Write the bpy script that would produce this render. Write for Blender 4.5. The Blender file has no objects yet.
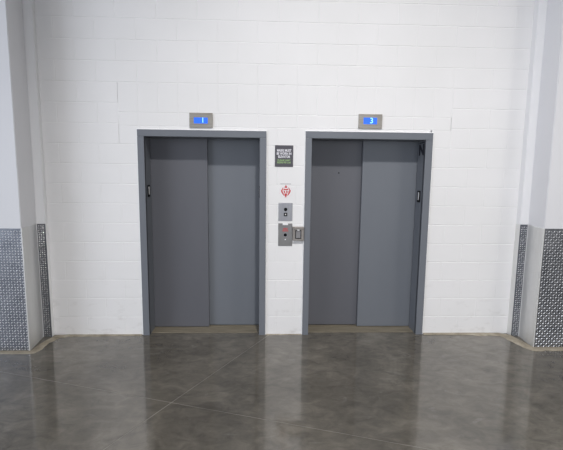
import bpy, bmesh, math, random
from mathutils import Vector, Matrix, noise
random.seed(7)
S = bpy.context.scene
C = S.collection
PI = math.pi

# ------------------------------------------------------------------ camera
PITCH, YAW, ROLL, DIST, EYE = 0.12230, -0.03763, 0.01149, 4.2086, 1.7260
cp, sp, cy, sy, cr, sr = math.cos(PITCH), math.sin(PITCH), math.cos(YAW), math.sin(YAW), math.cos(ROLL), math.sin(ROLL)
fwd = Vector((-sy*cp, cy*cp, -sp)); rgt = Vector((cy, sy, 0)); upv = rgt.cross(fwd)
R_ = rgt*cr + upv*sr; U_ = -rgt*sr + upv*cr
cam = bpy.data.cameras.new('camera'); co = bpy.data.objects.new('camera', cam); C.objects.link(co)
m = Matrix((R_, U_, -fwd)).transposed().to_4x4(); m.translation = Vector((0, -DIST, EYE)); co.matrix_world = m
cam.sensor_fit = 'HORIZONTAL'; cam.sensor_width = 36.0; cam.lens = 36.0*400.0/563.0
cam.clip_end = 200
S.camera = co

# ------------------------------------------------------------------ world, lamps, exposure
S.view_settings.view_transform = 'Standard'; S.view_settings.look = 'None'
S.view_settings.gamma = 1.0; S.view_settings.use_curve_mapping = False
S.view_settings.exposure = 0.0
w = bpy.data.worlds.new('hall_light'); S.world = w; w.use_nodes = True
nt = w.node_tree; nt.nodes.clear()
out = nt.nodes.new('ShaderNodeOutputWorld'); bg = nt.nodes.new('ShaderNodeBackground')
tc = nt.nodes.new('ShaderNodeTexCoord'); sx = nt.nodes.new('ShaderNodeSeparateXYZ')
mr = nt.nodes.new('ShaderNodeMapRange'); mr.inputs[1].default_value = -0.9; mr.inputs[2].default_value = 0.7
cr_ = nt.nodes.new('ShaderNodeValToRGB')
cr_.color_ramp.elements[0].color = (0.70, 0.75, 0.90, 1); cr_.color_ramp.elements[1].color = (0.18, 0.175, 0.17, 1)
nt.links.new(tc.outputs['Generated'], sx.inputs[0]); nt.links.new(sx.outputs[0], mr.inputs[0])
nt.links.new(mr.outputs[0], cr_.inputs[0]); nt.links.new(cr_.outputs[0], bg.inputs[0])
bg.inputs[1].default_value = 0.44
nt.links.new(bg.outputs[0], out.inputs[0])

def area(name, loc, target, size, size_y, power, color=(1, 1, 1)):
    l = bpy.data.lights.new(name, 'AREA'); l.shape = 'RECTANGLE'; l.size = size; l.size_y = size_y
    l.energy = power; l.color = color
    o = bpy.data.objects.new(name, l); C.objects.link(o); o.location = loc
    d = Vector(target) - Vector(loc)
    o.rotation_euler = d.to_track_quat('-Z', 'Y').to_euler()
    return o
# the row of strip lamps under the hall roof, and daylight from the open dock on the left behind the camera
def high_bay(loc, target, power, cone, radius=0.16, color=(1.0, 0.97, 0.94)):
    l = bpy.data.lights.new('high_bay_lamp', 'SPOT'); l.energy = power; l.color = color; l.spot_size = math.radians(cone)
    l.spot_blend = 1.0; l.shadow_soft_size = radius
    o = bpy.data.objects.new('high_bay_lamp', l); C.objects.link(o); o.location = loc
    o.rotation_euler = (Vector(target)-Vector(loc)).to_track_quat('-Z', 'Y').to_euler(); return o
high_bay((1.0, -5.6, 7.7), (0.7, 0.0, -0.9), 1700, 62)
high_bay((-4.4, -5.6, 7.7), (2.8, 0.0, 0.2), 420, 60, 0.6)
high_bay((5.9, -5.6, 7.7), (2.6, 0.0, -0.6), 320, 60, 0.45)
area('dock_daylight', (-6.8, -4.8, 2.2), (2.7, -0.3, 1.3), 3.4, 3.6, 190, (0.84, 0.90, 1.0))
area('front_fill', (1.2, -10.5, 1.9), (0.6, 0, 0.7), 6.0, 3.0, 165, (0.86, 0.91, 1.0))  # unseen fill from behind the camera, added to brighten the lower wall
area('right_fill', (7.0, -5.5, 2.2), (-2.3, -0.2, 1.6), 2.6, 2.6, 55, (1.0, 0.97, 0.92))  # warm fill added on the right to lift the left column's sides

# ------------------------------------------------------------------ helpers
def link(o, parent=None):
    C.objects.link(o)
    if parent is not None: o.parent = parent
    return o
def mesh_obj(name, bm, mat, parent=None, smooth=False):
    me = bpy.data.meshes.new(name)
    bmesh.ops.recalc_face_normals(bm, faces=bm.faces)
    bm.to_mesh(me); bm.free()
    for mm in (mat if isinstance(mat, (list, tuple)) else [mat]): me.materials.append(mm)
    if smooth:
        for p in me.polygons: p.use_smooth = True
    return link(bpy.data.objects.new(name, me), parent)
def empty(name, loc, label, cat, group=None):
    o = bpy.data.objects.new(name, None); C.objects.link(o); o.location = loc; o.empty_display_size = 0.1
    o['label'] = label; o['category'] = cat
    if group: o['group'] = group
    bpy.context.view_layer.update()
    return o
def box(bm, x0, x1, y0, y1, z0, z1, bev=0.0, seg=1):
    r = bmesh.ops.create_cube(bm, size=1.0)
    vs = r['verts']
    bmesh.ops.scale(bm, vec=(x1-x0, y1-y0, z1-z0), verts=vs)
    bmesh.ops.translate(bm, vec=((x0+x1)/2, (y0+y1)/2, (z0+z1)/2), verts=vs)
    if bev > 0:
        es = list({e for v in vs for e in v.link_edges})
        bmesh.ops.bevel(bm, geom=es, offset=bev, segments=seg, affect='EDGES', profile=0.5)
def cylinder(bm, x, z, y0, y1, r, n=24):
    """a disc or barrel whose axis runs along Y"""
    a = [bm.verts.new((x+r*math.cos(2*PI*k/n), y0, z+r*math.sin(2*PI*k/n))) for k in range(n)]
    b = [bm.verts.new((x+r*math.cos(2*PI*k/n), y1, z+r*math.sin(2*PI*k/n))) for k in range(n)]
    bm.faces.new(a); bm.faces.new(b[::-1])
    for k in range(n): bm.faces.new((a[k], b[k], b[(k+1) % n], a[(k+1) % n]))
def ring(bm, x, z, y0, y1, r0, r1, n=32):
    L = []
    for r, y in ((r0, y1), (r0, y0), (r1, y0), (r1, y1)):
        L.append([bm.verts.new((x+r*math.cos(2*PI*k/n), y, z+r*math.sin(2*PI*k/n))) for k in range(n)])
    for a, b in zip(L, L[1:]+L[:1]):
        for k in range(n): bm.faces.new((a[k], a[(k+1) % n], b[(k+1) % n], b[k]))
def prism(bm, pts, y0, y1):
    """an outline in X,Z pushed from y0 to y1"""
    a = [bm.verts.new((p[0], y0, p[1])) for p in pts]; b = [bm.verts.new((p[0], y1, p[1])) for p in pts]
    bm.faces.new(a); bm.faces.new(b[::-1])
    n = len(pts)
    for k in range(n): bm.faces.new((a[k], b[k], b[(k+1) % n], a[(k+1) % n]))
def text_bm(s, size, loc, align='CENTER', depth=0.0006, rot=(PI/2, 0, 0), bold=0.0, width=None):
    cu = bpy.data.curves.new('t', 'FONT'); cu.body = s; cu.size = size; cu.align_x = align; cu.align_y = 'CENTER'
    cu.extrude = depth; cu.offset = bold; cu.resolution_u = 3
    o = bpy.data.objects.new('t', cu); C.objects.link(o); bpy.context.view_layer.update()
    me = bpy.data.meshes.new_from_object(o.evaluated_get(bpy.context.evaluated_depsgraph_get()))
    bpy.data.objects.remove(o); bpy.data.curves.remove(cu)
    b = bmesh.new(); b.from_mesh(me); bpy.data.meshes.remove(me)
    if width:
        xs = [v.co.x for v in b.verts]; k = width/(max(xs)-min(xs))
        bmesh.ops.scale(b, vec=(k, 1, 1), verts=b.verts)
    from mathutils import Euler
    bmesh.ops.transform(b, matrix=Matrix.Translation(loc) @ Euler(rot).to_matrix().to_4x4(), verts=b.verts)
    return b

# ------------------------------------------------------------------ materials
def mat(name, col, rough=0.5, metal=0.0, spec=0.5, emit=None, estr=0.0):
    M = bpy.data.materials.new(name); M.use_nodes = True
    b = M.node_tree.nodes['Principled BSDF']
    b.inputs['Base Color'].default_value = (*col, 1); b.inputs['Roughness'].default_value = rough
    b.inputs['Metallic'].default_value = metal; b.inputs['Specular IOR Level'].default_value = spec
    if emit: b.inputs['Emission Color'].default_value = (*emit, 1); b.inputs['Emission Strength'].default_value = estr
    return M
class NT:
    def __init__(s, M): s.t = M.node_tree; s.b = s.t.nodes['Principled BSDF']; s.tc = s.t.nodes.new('ShaderNodeTexCoord')
    def n(s, kind, **kw):
        q = s.t.nodes.new('ShaderNode'+kind)
        for k, v in kw.items(): setattr(q, k, v)
        return q
    def l(s, a, b): s.t.links.new(a, b)
    def math(s, op, a, b=None, clamp=False):
        q = s.n('Math', operation=op, use_clamp=clamp)
        for i, v in enumerate((a, b)):
            if v is None: continue
            if isinstance(v, (int, float)): q.inputs[i].default_value = v
            else: s.l(v, q.inputs[i])
        return q.outputs[0]
    def noise(s, scale, detail=4, rough=0.55, vec=None, dist=0.0):
        q = s.n('TexNoise'); q.inputs['Scale'].default_value = scale; q.inputs['Detail'].default_value = detail
        q.inputs['Roughness'].default_value = rough; q.inputs['Distortion'].default_value = dist
        s.l(vec if vec is not None else s.tc.outputs['Object'], q.inputs['Vector']); return q.outputs['Fac']
    def ramp(s, fac, stops):
        q = s.n('ValToRGB'); e = q.color_ramp.elements
        while len(e) < len(stops): e.new(0.5)
        for k, (p, c) in enumerate(stops):
            e[k].position = p; e[k].color = (*c, 1) if len(c) == 3 else c
        s.l(fac, q.inputs[0]); return q.outputs[0]
    def mix(s, f, a, b, blend='MIX'):
        q = s.n('Mix', data_type='RGBA', blend_type=blend)
        for sock, v in ((q.inputs[0], f), (q.inputs[6], a), (q.inputs[7], b)):
            if isinstance(v, (int, float)): sock.default_value = v
            elif isinstance(v, tuple): sock.default_value = (*v, 1)
            else: s.l(v, sock)
        return q.outputs[2]
    def bump(s, h, strength, dist=0.01):
        q = s.n('Bump'); q.inputs['Strength'].default_value = strength; q.inputs['Distance'].default_value = dist
        s.l(h, q.inputs['Height']); s.l(q.outputs[0], s.b.inputs['Normal'])
    def mapped(s, scale):
        q = s.n('Mapping'); q.inputs['Scale'].default_value = scale; s.l(s.tc.outputs['Object'], q.inputs[0]); return q.outputs[0]

def block_paint():
    M = mat('white_block_paint', (0.80, 0.79, 0.785), 0.55, spec=0.3); k = NT(M)
    base = k.ramp(k.noise(1.1, 5), [(0.3, (0.775, 0.77, 0.765)), (0.7, (0.82, 0.812, 0.812))])
    # grey scuffs low on the wall
    sep = k.n('SeparateXYZ'); k.l(k.tc.outputs['Object'], sep.inputs[0])
    low = k.math('MULTIPLY', k.math('SUBTRACT', 0.75, sep.outputs[2], True), 1.3, True)
    sc = k.ramp(k.noise(5.5, 6, 0.6, k.mapped((1, 1, 1.8))), [(0.56, (0, 0, 0)), (0.72, (1, 1, 1))])
    f = k.math('MULTIPLY', k.math('MULTIPLY', low, sc), 0.5)
    k.l(k.mix(f, base, (0.5, 0.48, 0.46)), k.b.inputs['Base Color'])
    k.bump(k.noise(140, 3), 0.12, 0.004)
    return M
def concrete():
    M = mat('polished_concrete', (0.1, 0.1, 0.1), 0.3); k = NT(M)
    n1 = k.noise(1.3, 8, 0.62, dist=0.6); n2 = k.noise(7.0, 6, 0.65, k.mapped((1, 1.6, 1)), 0.8); n3 = k.noise(60, 3)
    c1 = k.ramp(n1, [(0.32, (0.068, 0.061, 0.048)), (0.52, (0.122, 0.111, 0.091)), (0.72, (0.185, 0.170, 0.142))])
    c2 = k.ramp(n2, [(0.3, (0.62, 0.61, 0.60)), (0.7, (1.3, 1.29, 1.27))])
    c = k.mix(1.0, c1, c2, 'MULTIPLY')
    c = k.mix(k.math('MULTIPLY', n3, 0.25), c, (0.13, 0.12, 0.11))
    # pale cloudy scuffs
    sf = k.ramp(k.noise(3.1, 9, 0.7, k.mapped((1, 2.2, 1)), 1.2), [(0.60, (0, 0, 0)), (0.74, (1, 1, 1))])
    c = k.mix(k.math('MULTIPLY', sf, 0.5), c, (0.24, 0.23, 0.21))
    # two sawn control joints, dust-filled
    sep = k.n('SeparateXYZ'); k.l(k.tc.outputs['Object'], sep.inputs[0])
    wob = k.math('MULTIPLY', k.math('SUBTRACT', k.noise(9, 2), 0.5), 0.006)
    J = None
    for a, b, d, half in ((0.8667, -0.499, 0.0375, 0.0034), (0.303, 0.953, -1.473, 0.0028)):
        v = k.math('ADD', k.math('MULTIPLY', sep.outputs[0], a), k.math('MULTIPLY', sep.outputs[1], b))
        v = k.math('ABSOLUTE', k.math('ADD', k.math('SUBTRACT', v, d), wob))
        g = k.math('LESS_THAN', v, half)
        J = g if J is None else k.math('MAXIMUM', J, g)
    jf = k.math('MULTIPLY', J, k.ramp(k.noise(4, 3), [(0.32, (0.05,)*3), (0.65, (0.42,)*3)]))
    c = k.mix(jf, c, (0.26, 0.235, 0.20))
    k.l(c, k.b.inputs['Base Color'])
    rr = k.ramp(n2, [(0.3, (0.05,)*3), (0.7, (0.13,)*3)])
    k.l(k.math('ADD', rr, k.math('MULTIPLY', J, 0.4)), k.b.inputs['Roughness'])
    k.b.inputs['IOR'].default_value = 1.75
    k.bump(k.math('ADD', k.noise(22, 4), k.math('MULTIPLY', J, -0.6)), 0.018, 0.01)
    return M
def bare_concrete():
    M = mat('bare_tan_concrete', (0.4, 0.35, 0.28), 0.85, spec=0.2); k = NT(M)
    c = k.ramp(k.noise(9, 6, 0.65), [(0.3, (0.19, 0.165, 0.125)), (0.55, (0.32, 0.285, 0.225)), (0.75, (0.43, 0.39, 0.32))])
    k.l(c, k.b.inputs['Base Color']); k.bump(k.noise(60, 4), 0.2, 0.004); return M
def paint(name, a, b, rough, scale=2.0, stretch=(1, 1, 0.35)):
    M = mat(name, a, rough); k = NT(M)
    k.l(k.ramp(k.noise(scale, 5, 0.6, k.mapped(stretch)), [(0.3, a), (0.7, b)]), k.b.inputs['Base Color'])
    k.bump(k.noise(250, 2), 0.04, 0.002); return M
def metal(name, a, b, rough, scale=3.0, stretch=(1, 1, 1), mf=1.0):
    M = mat(name, a, rough, mf); k = NT(M)
    k.l(k.ramp(k.noise(scale, 6, 0.6, k.mapped(stretch)), [(0.3, a), (0.7, b)]), k.b.inputs['Base Color'])
    r = k.noise(scale*3, 4, 0.6, k.mapped(stretch))
    k.l(k.math('ADD', k.math('MULTIPLY', r, 0.2), rough-0.1), k.b.inputs['Roughness']); return M

M_wall = block_paint(); M_floor = concrete(); M_tan = bare_concrete()
M_colgrey = paint('column_greyer_tone', (0.73, 0.73, 0.75), (0.76, 0.76, 0.775), 0.5, 1.5)  # slightly greyer tone for the faces of the deep block
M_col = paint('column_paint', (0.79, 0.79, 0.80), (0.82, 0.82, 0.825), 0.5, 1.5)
M_frame = paint('frame_grey_enamel', (0.148, 0.160, 0.182), (0.168, 0.180, 0.202), 0.42)
M_leaf = paint('door_grey_enamel', (0.106, 0.109, 0.124), (0.122, 0.125, 0.141), 0.45, 1.4)
M_leaf2 = paint('door_grey_enamel_lighter', (0.142, 0.155, 0.176), (0.160, 0.173, 0.194), 0.45, 1.4)
M_seal = mat('white_sealant', (0.86, 0.86, 0.86), 0.6)
M_tread = metal('tread_plate', (0.13, 0.14, 0.16), (0.23, 0.24, 0.265), 0.38, 8)
M_wornglint = metal('worn_glint_tops', (0.78, 0.79, 0.81), (0.88, 0.88, 0.89), 0.28, 8, (1, 1, 1), 0.45)  # worn tops, with the sparkle painted in as bright colour
M_sheet = metal('sheet_metal', (0.72, 0.72, 0.70), (0.80, 0.80, 0.79), 0.5, 3, (3, 3, 0.4), 0.6)
M_steel = metal('brushed_steel', (0.31, 0.285, 0.25), (0.44, 0.41, 0.365), 0.38, 4, (1, 1, 12), 0.75)
M_plate = metal('station_steel', (0.30, 0.30, 0.315), (0.36, 0.36, 0.37), 0.45, 4, (10, 1, 1), 0.8)
M_plate2 = metal('worn_station_steel', (0.215, 0.21, 0.205), (0.29, 0.285, 0.28), 0.48, 6, (1, 1, 1), 0.7)
M_box = metal('bronze_grey_metal', (0.25, 0.225, 0.205), (0.33, 0.305, 0.28), 0.45, 6, (1, 1, 1), 0.6)
M_black = mat('black_plastic', (0.004, 0.004, 0.005), 0.6, spec=0.15)
M_white = mat('white_plastic', (0.8, 0.8, 0.8), 0.4)
M_blue = mat('blue_screen', (0.01, 0.04, 0.2), 0.25, emit=(0.03, 0.17, 1.0), estr=0.95)
M_digit = mat('pale_blue_digit', (0.2, 0.4, 0.6), 0.3, emit=(0.25, 0.75, 1.0), estr=1.1)
M_sign = mat('charcoal_sign', (0.075, 0.07, 0.083), 0.45)
M_signw = mat('sign_white_ink', (0.78, 0.77, 0.81), 0.5)
M_signg = mat('sign_green_ink', (0.27, 0.42, 0.18), 0.5)
M_red = mat('red_ink', (0.55, 0.055, 0.06), 0.5)
M_glass = mat('smoked_window', (0.22, 0.215, 0.22), 0.12)
M_ink = mat('black_marker', (0.006, 0.006, 0.014), 0.6)
M_sill = metal('dusty_sill', (0.17, 0.148, 0.108), (0.27, 0.238, 0.18), 0.65, 12, (0.4, 3, 1), 0.25)
M_greyink = mat('grey_ink', (0.35, 0.33, 0.34), 0.6)

# ------------------------------------------------------------------ the setting
bm = bmesh.new(); box(bm, -7, 7, -9, 0.45, -0.1, 0.0)
o = mesh_obj('floor', bm, M_floor); o['kind'] = 'structure'
o['label'] = 'polished grey concrete floor with two sawn joints'

# painted block wall, running bond, its two openings left out
LE = dict(x0=-1.320, x1=-0.008, i0=-1.253, i1=-0.075, top=2.178, it=2.110)
RE = dict(x0=0.398, x1=1.729, i0=0.463, i1=1.656, top=2.185, it=2.114)
CH, BW = 0.2032, 0.4033
def clip(r):
    rs = [r]
    for e in (LE, RE):
        ox0, ox1, ot = e['x0']+0.02, e['x1']-0.02, e['top']-0.02
        nx = []
        for a, b, c, d in rs:
            if b <= ox0 or a >= ox1 or c >= ot: nx.append((a, b, c, d)); continue
            if d > ot:
                nx.append((max(a, ox0), min(b, ox1), ot, d))
            dd = d
            if a < ox0: nx.append((a, ox0, c, dd))
            if b > ox1: nx.append((ox1, b, c, dd))
        rs = nx
    return rs
rects = []
XL, XR = -4.4, 4.8
def course(z0, z1, xa, xb, off, pitch):
    k = math.floor((xa-off)/pitch)
    while off+k*pitch < xb:
        a, b = max(xa, off+k*pitch), min(xb, off+(k+1)*pitch)
        if b-a > 0.004: rects.append((a, b, z0, z1))
        k += 1
for c in range(26):
    off = 0.107 if c % 2 == 0 else 0.306
    z0, z1 = c*CH, (c+1)*CH
    la, lb = -0.298-2*BW*1.0-0.4, 0.107+BW*4.5   # span of the lintel course over the openings
    if c in (11, 12) or c == 10:
        course(z0, z1, XL, la, off, BW); course(z0, z1, lb, XR, off, BW)
        if c == 10: course(z0, 10.9*CH, la, lb, off, BW)
        if c == 11: course(10.9*CH, 11.55*CH, la, lb, 0.306, BW)
        if c == 12: course(11.55*CH, 13*CH, la, lb, 0.107, BW/2)
    else:
        course(z0, z1, XL, XR, off, BW)
bm = bmesh.new()
BV, DP = 0.0050, 0.0024
for r in rects:
    for a, b, c, d in clip(r):
        if b-a < 0.015 or d-c < 0.015: continue
        o4 = [bm.verts.new((x, DP, z)) for x, z in ((a, c), (b, c), (b, d), (a, d))]
        i4 = [bm.verts.new((x, 0.0, z)) for x, z in ((a+BV, c+BV), (b-BV, c+BV), (b-BV, d-BV), (a+BV, d-BV))]
        bm.faces.new(i4)
        for k in range(4): bm.faces.new((o4[k], o4[(k+1) % 4], i4[(k+1) % 4], i4[k]))
for f in bm.faces:
    f.normal_update()
    if f.normal.y > 0: f.normal_flip()
me = bpy.data.meshes.new('wall_back'); bm.normal_update(); bm.to_mesh(me); bm.free(); me.materials.append(M_wall)
o = link(bpy.data.objects.new('wall_back', me)); o['kind'] = 'structure'; o['label'] = 'white painted concrete block wall'
bm = bmesh.new(); box(bm, XL, XR, 0.36, 0.44, 0, 5.3)
box(bm, XL, LE['x0']+0.02, 0.02, 0.36, 0, 5.3); box(bm, LE['x1']-0.02, RE['x0']+0.02, 0.02, 0.36, 0, 5.3); box(bm, RE['x1']-0.02, XR, 0.02, 0.36, 0, 5.3)
box(bm, LE['x0']+0.02, LE['x1']-0.02, 0.02, 0.20, LE['top']-0.02, 5.3); box(bm, RE['x0']+0.02, RE['x1']-0.02, 0.02, 0.20, RE['top']-0.02, 5.3)
core = mesh_obj('wall_core', bm, M_wall, o)

# columns: a deep block with a thin pilaster against the wall on its inner side
def column(name, outer, front_x, back_x, pil_x, yf, yb, yp, label):
    """plan outline in X,Y pushed up to the roof"""
    s = 1 if outer > 0 else -1
    plan = [(outer, 0.0), (outer, yf), (front_x, yf), (back_x, yp), (pil_x, yp), (pil_x, 0.0)]
    bm = bmesh.new(); a = [bm.verts.new((x, y, 0)) for x, y in plan]; b = [bm.verts.new((x, y, 5.3)) for x, y in plan]
    bm.faces.new(a); bm.faces.new(b[::-1])
    n = len(plan)
    for k in range(n): bm.faces.new((a[k], b[k], b[(k+1) % n], a[(k+1) % n]))
    es = [e for e in bm.edges if abs(e.verts[0].co.z-e.verts[1].co.z) > 1]
    bmesh.ops.bevel(bm, geom=[e for e in es if e.verts[0].co.y < -0.01], offset=0.006, segments=2, affect='EDGES')
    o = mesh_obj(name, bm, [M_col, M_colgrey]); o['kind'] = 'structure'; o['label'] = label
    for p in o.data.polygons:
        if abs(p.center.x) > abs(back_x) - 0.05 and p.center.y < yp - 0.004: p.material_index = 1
    return plan
PL = column('wall_left', -2.98, -2.302, -2.357, -2.268, -0.395, 0, -0.05, 'white painted column left of the elevators')
PR = column('wall_right', 3.42, 2.750, 2.786, 2.701, -0.375, 0, -0.075, 'white painted column right of the elevators')

# bare unsealed concrete along the wall foot and round the columns
def border(name, pts, z):
    bm = bmesh.new(); N = []
    for (x0, y0, w0), (x1, y1, w1) in zip(pts, pts[1:]):
        L = math.hypot(x1-x0, y1-y0); n = max(2, int(L/0.03))
        for k in range(n):
            t = k/n; N.append((x0+(x1-x0)*t, y0+(y1-y0)*t, w0+(w1-w0)*t))
    N.append(pts[-1])
    rows = []
    for i, (x, y, wd) in enumerate(N):
        a = N[max(0, i-1)]; b = N[min(len(N)-1, i+1)]
        d = Vector((b[0]-a[0], b[1]-a[1])); d = d.normalized() if d.length else Vector((1, 0))
        nrm = Vector((d.y, -d.x))
        wv = wd*(1+0.45*noise.noise((x*7, y*7, 3.1))+0.25*noise.noise((x*23, y*23, 1.7)))
        rows.append([bm.verts.new((x-nrm.x*0.004, y-nrm.y*0.004, z)), bm.verts.new((x+nrm.x*wv*0.75, y+nrm.y*wv*0.75, z)),
                     bm.verts.new((x+nrm.x*wv, y+nrm.y*wv, 0.0003))])
    for r0, r1 in zip(rows, rows[1:]):
        for k in range(2): bm.faces.new((r0[k], r0[k+1], r1[k+1], r1[k]))
    o = mesh_obj(name, bm, M_tan, smooth=True); o['kind'] = 'structure'; o['label'] = 'strip of bare tan concrete along the foot of the wall'
    return o
border('trim_1', [(-3.0, -0.40, .07), (-2.36, -0.402, .06), (-2.285, -0.39, .07), (-2.28, -0.2, .08), (-2.24, -0.03, .08), (-2.1, 0.0, .05), (-1.6, 0, .03), (-1.335, 0, .022)], 0.007)
border('trim_2', [(-0.004, 0, .022), (0.2, 0, .02), (0.394, 0, .022)], 0.004)
border('trim_3', [(1.744, 0, .025), (2.2, 0, .04), (2.6, -0.01, .06), (2.695, -0.07, .10), (2.725, -0.25, .10), (2.745, -0.385, .08), (2.83, -0.385, .07), (3.45, -0.385, .07)], 0.012)

# ------------------------------------------------------------------ elevators
def jamb_plate(parent, x, side, z, char):
    """floor-number plate screwed to the inside of a jamb; side = +1 faces +X"""
    bm = bmesh.new(); xx = x+side*0.006
    box(bm, min(x, xx), max(x, xx), 0.055, 0.135, z-0.062, z+0.062, 0.001)
    p = mesh_obj('floor_number_plate', bm, M_black, parent); p['label'] = 'black plate with a raised white numeral on the jamb'
    t = text_bm(char, 0.10, (xx+side*0.0006, 0.095, z), rot=(PI/2, 0, side*PI/2), bold=0.008)
    mesh_obj('numeral', t, M_white, p)
def elevator(E, label, front_is_left, seam, group):
    root = empty('elevator_entrance', ((E['x0']+E['x1'])/2, 0, 0), label, 'elevator', group)
    ox = (E['x0']+E['x1'])/2
    Y0 = -0.022
    def part(name, bm, m_, p=root):
        bmesh.ops.translate(bm, vec=(-ox, 0, 0), verts=bm.verts) if p is root else None
        return mesh_obj(name, bm, m_, p)
    def sub(bm): bmesh.ops.translate(bm, vec=(-ox, 0, 0), verts=bm.verts); return bm
    # header: face, soffit liner
    bm = bmesh.new(); box(bm, E['x0'], E['x1'], Y0, 0.02, E['it'], E['top'], 0.003, 2); box(bm, E['i0']-0.002, E['i1']+0.002, 0.0, 0.195, E['it'], E['it']+0.02)
    part('header', bm, M_frame)
    jl = []
    for a, b in ((E['x0'], E['i0']), (E['i1'], E['x1'])):
        left = a == E['x0']
        bm = bmesh.new(); box(bm, a, b, Y0, 0.02, 0.0, E['it']-0.0012, 0.003, 2)
        if left: box(bm, b-0.02, b, 0.0, 0.195, 0.0, E['it']-0.0012)
        else: box(bm, a, a+0.02, 0.0, 0.195, 0.0, E['it']-0.0012)
        jl.append(part('jamb', bm, M_frame))
    # two-speed side sliding doors: the front leaf hides the edge of the rear one
    zt = E['it']+0.03
    xa, xb = E['i0']-0.012, E['i1']+0.012
    fr = (xa, seam) if front_is_left else (seam, xb)
    rr = (seam-0.05, xb) if front_is_left else (xa, seam+0.05)
    bm = bmesh.new(); box(bm, fr[0], fr[1], 0.205, 0.240, 0.012, zt, 0.002, 2)
    f = part('front_door_panel', bm, M_leaf if front_is_left else M_leaf2)
    bm = bmesh.new(); box(bm, rr[0], rr[1], 0.258, 0.290, 0.012, zt, 0.002, 2)
    r = part('rear_door_panel', bm, M_leaf2 if front_is_left else M_leaf)
    # sill: dusty extruded plate with running grooves
    bm = bmesh.new()
    box(bm, E['i0'], E['i1'], 0.045, 0.198, 0.0, 0.005, 0.002)
    box(bm, E['i0']-0.01, E['i1']+0.01, 0.206, 0.214, 0.0, 0.006); box(bm, E['i0']-0.01, E['i1']+0.01, 0.232, 0.262, 0.0, 0.006); box(bm, E['i0']-0.01, E['i1']+0.01, 0.284, 0.32, 0.0, 0.006)
    box(bm, E['i0']-0.01, E['i1']+0.01, 0.198, 0.32, 0.0, 0.001)
    part('sill', bm, M_sill)
    # white sealant bead round the frame; its top run mimics the lit ledge
    bm = bmesh.new()
    box(bm, E['x0']-0.012, E['x1']+0.012, -0.012, 0.002, E['top']-0.001, E['top']+0.008, 0.003)
    box(bm, E['x0']-0.010, E['x0']+0.001, -0.010, 0.002, 0.0, E['top']+0.007, 0.003); box(bm, E['x1']-0.001, E['x1']+0.012, -0.010, 0.002, 0.0, E['top']+0.007, 0.003)
    part('sealant_bead', bm, M_seal)
    return root, jl, f, r, ox
G = 'elevator entrances in the block wall'
root, jl, f, r, ox = elevator(LE, 'grey steel elevator entrance to the left of the dark wall sign and call plate', True, -0.645, G)
jamb_plate(jl[0], LE['i0']-ox, 1, 1.552, '1'); jamb_plate(jl[1], LE['i1']-ox, -1, 1.552, '1')
root, jl, f, r, ox = elevator(RE, 'grey steel elevator entrance under the display reading 3, with an N on its jamb', False, 1.052, G)
jamb_plate(jl[0], RE['i0']-ox, 1, 1.52, '1'); jamb_plate(jl[1], RE['i1']-ox, -1, 1.52, '1')
bm = bmesh.new(); cylinder(bm, 0.80-ox, 1.765, 0.2555, 0.259, 0.0075)
mesh_obj('keyhole', bm, M_black, r)['label'] = 'small black keyhole in the rear door panel'
# marker-pen N high on the right jamb
t = text_bm('N', 0.155, (RE['i1']-ox-0.0008, 0.090, 2.013), rot=(PI/2, 0, -PI/2), bold=0.007, width=0.135)
box(t, RE['i1']-ox-0.0014, RE['i1']-ox, 0.02, 0.155, 2.088, 2.097)
mesh_obj('marker_letter', t, M_ink, jl[1])['label'] = 'letter N written in black marker on the jamb'

# ------------------------------------------------------------------ floor indicators above the frames
def indicator(x0, x1, z0, z1, d, digit, dx, label):
    o = empty('floor_indicator', ((x0+x1)/2, 0, z0), label, 'floor indicator', 'floor indicators over the elevators')
    cx = (x0+x1)/2
    bm = bmesh.new(); box(bm, x0-cx, x1-cx, -0.014, 0.0, 0, z1-z0, 0.002, 2); mesh_obj('face_plate', bm, M_steel, o)
    bm = bmesh.new(); box(bm, d[0]-cx, d[1]-cx, -0.017, -0.013, d[2]-z0, d[3]-z0, 0.001); s = mesh_obj('display', bm, M_blue, o)
    s['label'] = 'glowing blue screen'
    t = text_bm(digit, (d[3]-d[2])*1.18, (dx-cx, -0.0176, (d[2]+d[3])/2-z0), bold=0.001)
    mesh_obj('digit', t, M_digit, s)
    for sx_ in (-1, 1):
        for sz in (0.016, z1-z0-0.016):
            bm = bmesh.new(); cylinder(bm, sx_*((x1-x0)/2-0.014), sz, -0.0155, -0.013, 0.004, 12); mesh_obj('screw', bm, M_steel, o)
indicator(-0.792, -0.556, 2.204, 2.352, (-0.745, -0.606, 2.246, 2.305), '1', -0.655, 'steel floor indicator with a blue display reading 1 above the left elevator')
indicator(0.942, 1.188, 2.222, 2.368, (0.993, 1.133, 2.266, 2.332), '3', 1.076, 'steel floor indicator with a blue display reading 3 above the right elevator')

# ------------------------------------------------------------------ sign, sticker, stations on the pier between the elevators
x0, x1, z0, z1 = 0.082, 0.271, 1.82, 2.04; cx = (x0+x1)/2
o = empty('wall_sign', (cx, 0, z0), 'charcoal wall sign with white and green lettering between the elevators', 'sign')
bm = bmesh.new(); box(bm, x0-cx, x1-cx, -0.006, 0.0, 0, z1-z0, 0.0015); mesh_obj('sign_board', bm, M_sign, o)
L = bmesh.new()
def add(dst, src):
    me = bpy.data.meshes.new('tmp'); src.to_mesh(me); src.free(); dst.from_mesh(me); bpy.data.meshes.remove(me)
for s, wdt, z, sz in (('MASKS MUST', 0.148, 0.166, 0.034), ('BE WORN IN', 0.152, 0.134, 0.034), ('ELEVATOR', 0.125, 0.102, 0.034)):
    add(L, text_bm(s, sz, (0, -0.0065, z), bold=0.0012, width=wdt))
mesh_obj('white_lettering', L, M_signw, o)
L = bmesh.new()
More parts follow.
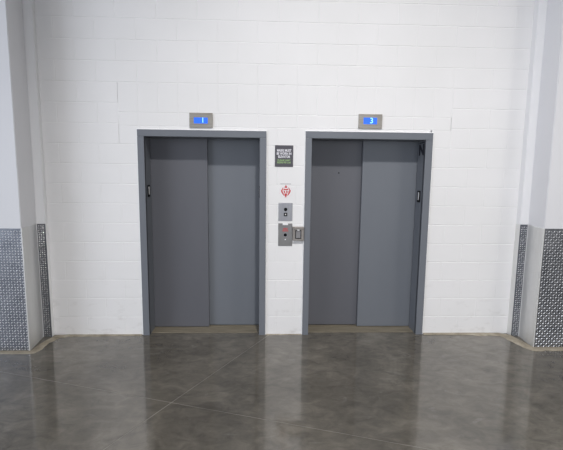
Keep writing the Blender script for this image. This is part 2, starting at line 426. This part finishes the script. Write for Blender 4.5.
for s, wdt, z, sz in (('PLEASE LIMIT', 0.135, 0.066, 0.021), ('RIDERS PER CAR', 0.142, 0.043, 0.025)):
    add(L, text_bm(s, sz, (0, -0.0065, z), bold=0.0009, width=wdt))
mesh_obj('green_lettering', L, M_signg, o)

o = empty('fire_sticker', (0.2, 0, 1.565), 'round white sticker with a red flame symbol on the wall below the dark sign', 'sticker')
bm = bmesh.new(); cylinder(bm, 0, 0, -0.0012, 0.0, 0.072, 40); mesh_obj('backing', bm, M_white, o)
bm = bmesh.new(); ring(bm, 0, 0, -0.0016, -0.0010, 0.066, 0.0675, 40); mesh_obj('ring_line', bm, mat('pale_pink_ink', (0.75, 0.5, 0.5), 0.6), o)
bm = bmesh.new()
fl = [[(0, .070), (.008, .054), (.016, .044), (.010, .036), (-.010, .036), (-.016, .044), (-.008, .054)],
      [(.028, .046), (.040, .026), (.052, .006), (.044, -.016), (.030, -.036), (.016, -.052), (.020, -.030), (.032, -.008), (.036, .010), (.028, .028)],
      [(-.028, .046), (-.040, .026), (-.052, .006), (-.044, -.016), (-.030, -.036), (-.016, -.052), (-.020, -.030), (-.032, -.008), (-.036, .010), (-.028, .028)],
      [(0, -.066), (.010, -.050), (.014, -.030), (.008, -.022), (-.008, -.022), (-.014, -.030), (-.010, -.050)],
      [(-.022, .030), (.0, .024), (.022, .030), (.026, .014), (.008, .012), (-.010, .014), (-.026, .012)],
      [(-.026, .006), (-.012, .006), (-.006, -.018), (-.016, -.022)], [(.002, .006), (.012, .006), (.012, -.018), (.004, -.018)],
      [(.018, .006), (.028, .004), (.024, -.016), (.016, -.022)]]
for k, q in enumerate(fl): prism(bm, q, -0.0020-0.0001*k, -0.0010)
mesh_obj('flame_symbol', bm, M_red, o)
o2 = empty('notice_strip', (0.2, 0, 1.642), 'thin grey printed strip on the wall just above the red flame sticker', 'label')
bm = bmesh.new(); box(bm, -0.058, 0.052, -0.0012, 0, -0.003, 0.003)
bmesh.ops.translate(bm, vec=(0, 0, 0), verts=bm.verts); mesh_obj('strip', bm, M_greyink, o2)

x0, x1, z0, z1 = 0.124, 0.272, 1.252, 1.444; cx = (x0+x1)/2
o = empty('call_station', (cx, 0, z0), 'steel elevator call plate with two small black buttons, above the key switch plate', 'call button')
bm = bmesh.new(); box(bm, x0-cx, x1-cx, -0.005, 0, 0, z1-z0, 0.002, 2); mesh_obj('face_plate', bm, M_plate, o)
bm = bmesh.new(); cylinder(bm, 0.2-cx, 1.3745-z0, -0.008, -0.004, 0.018); mesh_obj('round_button', bm, M_black, o)
bm = bmesh.new(); box(bm, 0.2-cx-0.018, 0.2-cx+0.018, -0.009, -0.004, 1.3215-z0-0.018, 1.3215-z0+0.018, 0.004, 2)
b = mesh_obj('call_button', bm, M_black, o)
bm = bmesh.new(); box(bm, 0.2-cx-0.006, 0.2-cx+0.006, -0.0105, -0.008, 1.3215-z0-0.006, 1.3215-z0+0.006, 0.001); mesh_obj('button_light', bm, M_white, b)

x0, x1, z0, z1 = 0.124, 0.274, 0.984, 1.227; cx = (x0+x1)/2
o = empty('key_switch', (cx, 0, z0), 'dull steel fire key switch plate with red lettering, below the call plate', 'key switch')
bm = bmesh.new(); box(bm, x0-cx, x1-cx, -0.005, 0, 0, z1-z0, 0.002, 2); mesh_obj('face_plate', bm, M_plate2, o)
bm = bmesh.new(); ring(bm, 0.2-cx, 1.1035-z0, -0.0085, -0.004, 0.018, 0.0225); mesh_obj('lock_ring', bm, M_plate, o)
bm = bmesh.new(); cylinder(bm, 0.2-cx, 1.1035-z0, -0.008, -0.004, 0.0185); mesh_obj('key_lock', bm, M_black, o)
L = text_bm('FIRE', 0.026, (0.2-cx, -0.0055, 1.166-z0), bold=0.0008); add(L, text_bm('SERVICE', 0.017, (0.2-cx, -0.0055, 1.146-z0), bold=0.0006))
mesh_obj('red_lettering', L, M_red, o)
bm = bmesh.new(); box(bm, -0.028, 0.028, -0.0065, -0.0045, 1.208-z0, 1.2275-z0, 0.001); mesh_obj('paper_tag', bm, M_white, o)
bm = bmesh.new(); cylinder(bm, 0.2-cx, 1.054-z0, -0.0068, -0.0045, 0.006); mesh_obj('indicator_lamp', bm, M_signw, o)

x0, x1, z0, z1 = 0.276, 0.396, 1.046, 1.193; cx = (x0+x1)/2
o = empty('key_box', (cx, 0, z0), 'small bronze grey key box with a dark outlined window, touching the right elevator frame', 'key box')
bm = bmesh.new(); box(bm, x0-cx, x1-cx, -0.036, 0, 0, z1-z0, 0.004, 2); mesh_obj('housing', bm, M_box, o)
bm = bmesh.new(); box(bm, x0-cx+0.002, x1-cx-0.002, -0.042, -0.034, z1-z0-0.024, z1-z0-0.002, 0.003); mesh_obj('lid_flange', bm, M_box, o)
wx0, wx1, wz0, wz1 = 0.303-cx, 0.367-cx, 1.068-z0, 1.158-z0
bm = bmesh.new(); t_ = 0.007
box(bm, wx0, wx1, -0.041, -0.034, wz0, wz0+t_, .001); box(bm, wx0, wx1, -0.041, -0.034, wz1-t_, wz1, .001)
box(bm, wx0, wx0+t_, -0.041, -0.034, wz0, wz1, .001); box(bm, wx1-t_, wx1, -0.041, -0.034, wz0, wz1, .001)
wf = mesh_obj('window_rim', bm, M_black, o)
bm = bmesh.new(); box(bm, wx0+t_, wx1-t_, -0.0375, -0.035, wz0+t_, wz1-t_); mesh_obj('window_pane', bm, M_glass, wf)
bm = bmesh.new(); box(bm, -0.012, 0.012, -0.044, -0.036, wz1-0.004, wz1+0.008, 0.002); mesh_obj('latch', bm, M_white, o)

# ------------------------------------------------------------------ metal guards round the column feet
def tread(bm, p, q, z0, z1, pitch=0.027):
    """raised lozenges of tread plate on the vertical panel that runs from p to q in plan"""
    d = Vector((q[0]-p[0], q[1]-p[1], 0)); L = d.length; d.normalize(); nrm = Vector((d.y, -d.x, 0))
    nx = int(L/pitch); nz = int((z1-z0)/pitch)
    mx = (L-nx*pitch)/2
    for i in range(nx):
        for j in range(nz):
            cx_ = mx+(i+0.5)*pitch; cz = z0+(j+0.5)*pitch; a = PI/4 if (i+j) % 2 else -PI/4
            u = Vector((math.cos(a), math.sin(a))); v = Vector((-u.y, u.x)); hl, hw, h = pitch*0.50, pitch*(0.21 if a > 0 else 0.15), 0.0034
            def P3(su, sv, hh):
                s_ = u*su+v*sv; X = cx_+s_.x; Z_ = cz+s_.y
                X = min(max(X, 0.002), L-0.002)
                return bm.verts.new(Vector((p[0], p[1], 0))+d*X+nrm*hh+Vector((0, 0, Z_)))
            a0, a1, b0, b1 = P3(-hl, 0, 0.0008), P3(hl, 0, 0.0008), P3(0, -hw, 0.0008), P3(0, hw, 0.0008)
            t0, t1 = P3(-hl*0.55, 0, h), P3(hl*0.55, 0, h)
            for fc in ((a0, b0, t0), (t0, b0, t1), (t1, b0, a1), (a1, b1, t1), (t1, b1, t0), (t0, b1, a0)): bm.faces.new(fc).material_index = 1
def slab(bm, p, q, z0, z1, th):
    """thin sheet standing on the line p-q, thickness towards the room (left of travel turned outwards)"""
    d = Vector((q[0]-p[0], q[1]-p[1], 0)).normalized(); nrm = Vector((d.y, -d.x, 0))
    vs = []
    for off in (0.0, th):
        for (x, y) in (p, q):
            for z in (z0, z1): vs.append(bm.verts.new(Vector((x, y, z))+nrm*off))
    a, b, c, e, f_, g, h, i = vs
    for fc in ((a, b, e, c), (f_, h, i, g), (a, f_, g, b), (c, e, i, h), (b, g, i, e), (a, c, h, f_)): bm.faces.new(fc)
def guard(plan, top, label, s):
    """plan: outer/0, outer/front, inner front corner, inner back, pilaster corner, pilaster wall"""
    o = empty('column_guard', (plan[2][0], plan[2][1], 0), label, 'metal guard', 'metal guards round the column feet')
    ox, oy = plan[2]
    Q = [(x-ox, y-oy) for x, y in plan]
    def seg(i, j): return (Q[i], Q[j]) if s < 0 else (Q[j], Q[i])     # keep the sheet on the room side
    T = 0.003
    p, q = seg(1, 2); bm = bmesh.new(); slab(bm, p, q, 0.002, top, T)
    bm2 = bm; tn = Vector((q[0]-p[0], q[1]-p[1], 0)).normalized(); n_ = Vector((tn.y, -tn.x))
    tread(bm, (p[0]+n_.x*(T-.0008), p[1]+n_.y*(T-.0008)), (q[0]+n_.x*(T-.0008), q[1]+n_.y*(T-.0008)), 0.004, top-0.002)
    mesh_obj('tread_plate_front', bm, [M_tread, M_wornglint], o)
    # side: plain sheet in two lapped pieces
    p, q = Q[2], Q[3]
    lap = 0.62
    mid = (p[0]+(q[0]-p[0])*lap, p[1]+(q[1]-p[1])*lap)
    def side(a, b, th): return (a, b) if s < 0 else (b, a)
    bm = bmesh.new(); slab(bm, *side(p, mid, 0), 0.002, top, 0.005); mesh_obj('side_sheet', bm, M_sheet, o)
    bm = bmesh.new(); slab(bm, *side(mid, q, 0), 0.002, top+0.004, 0.002); mesh_obj('lapped_sheet', bm, M_sheet, o)
    p, q = side(Q[3], Q[4], 0); bm = bmesh.new(); slab(bm, p, q, 0.002, top+0.004, T)
    tread(bm, (p[0], p[1]-T+.0008), (q[0], q[1]-T+.0008), 0.004, top, 0.023)
    mesh_obj('tread_plate_strip', bm, [M_tread, M_wornglint], o)
    p, q = side(Q[4], Q[5], 0); bm = bmesh.new(); slab(bm, p, q, 0.002, top+0.004, 0.002); mesh_obj('edge_sheet', bm, M_sheet if s > 0 else M_seal, o)
    # hemmed corner edge
    bm = bmesh.new(); cx_, cy_ = Q[2]; box(bm, cx_-0.006, cx_+0.006, cy_-0.006, cy_+0.006, 0.002, top, 0.003, 2); mesh_obj('corner_bead', bm, M_sheet, o)
guard(PL, 1.206, 'bluish diamond tread metal guard round the foot of the left white column', -1)
guard(PR, 1.236, 'grey diamond tread metal guard round the foot of the right white column', 1)
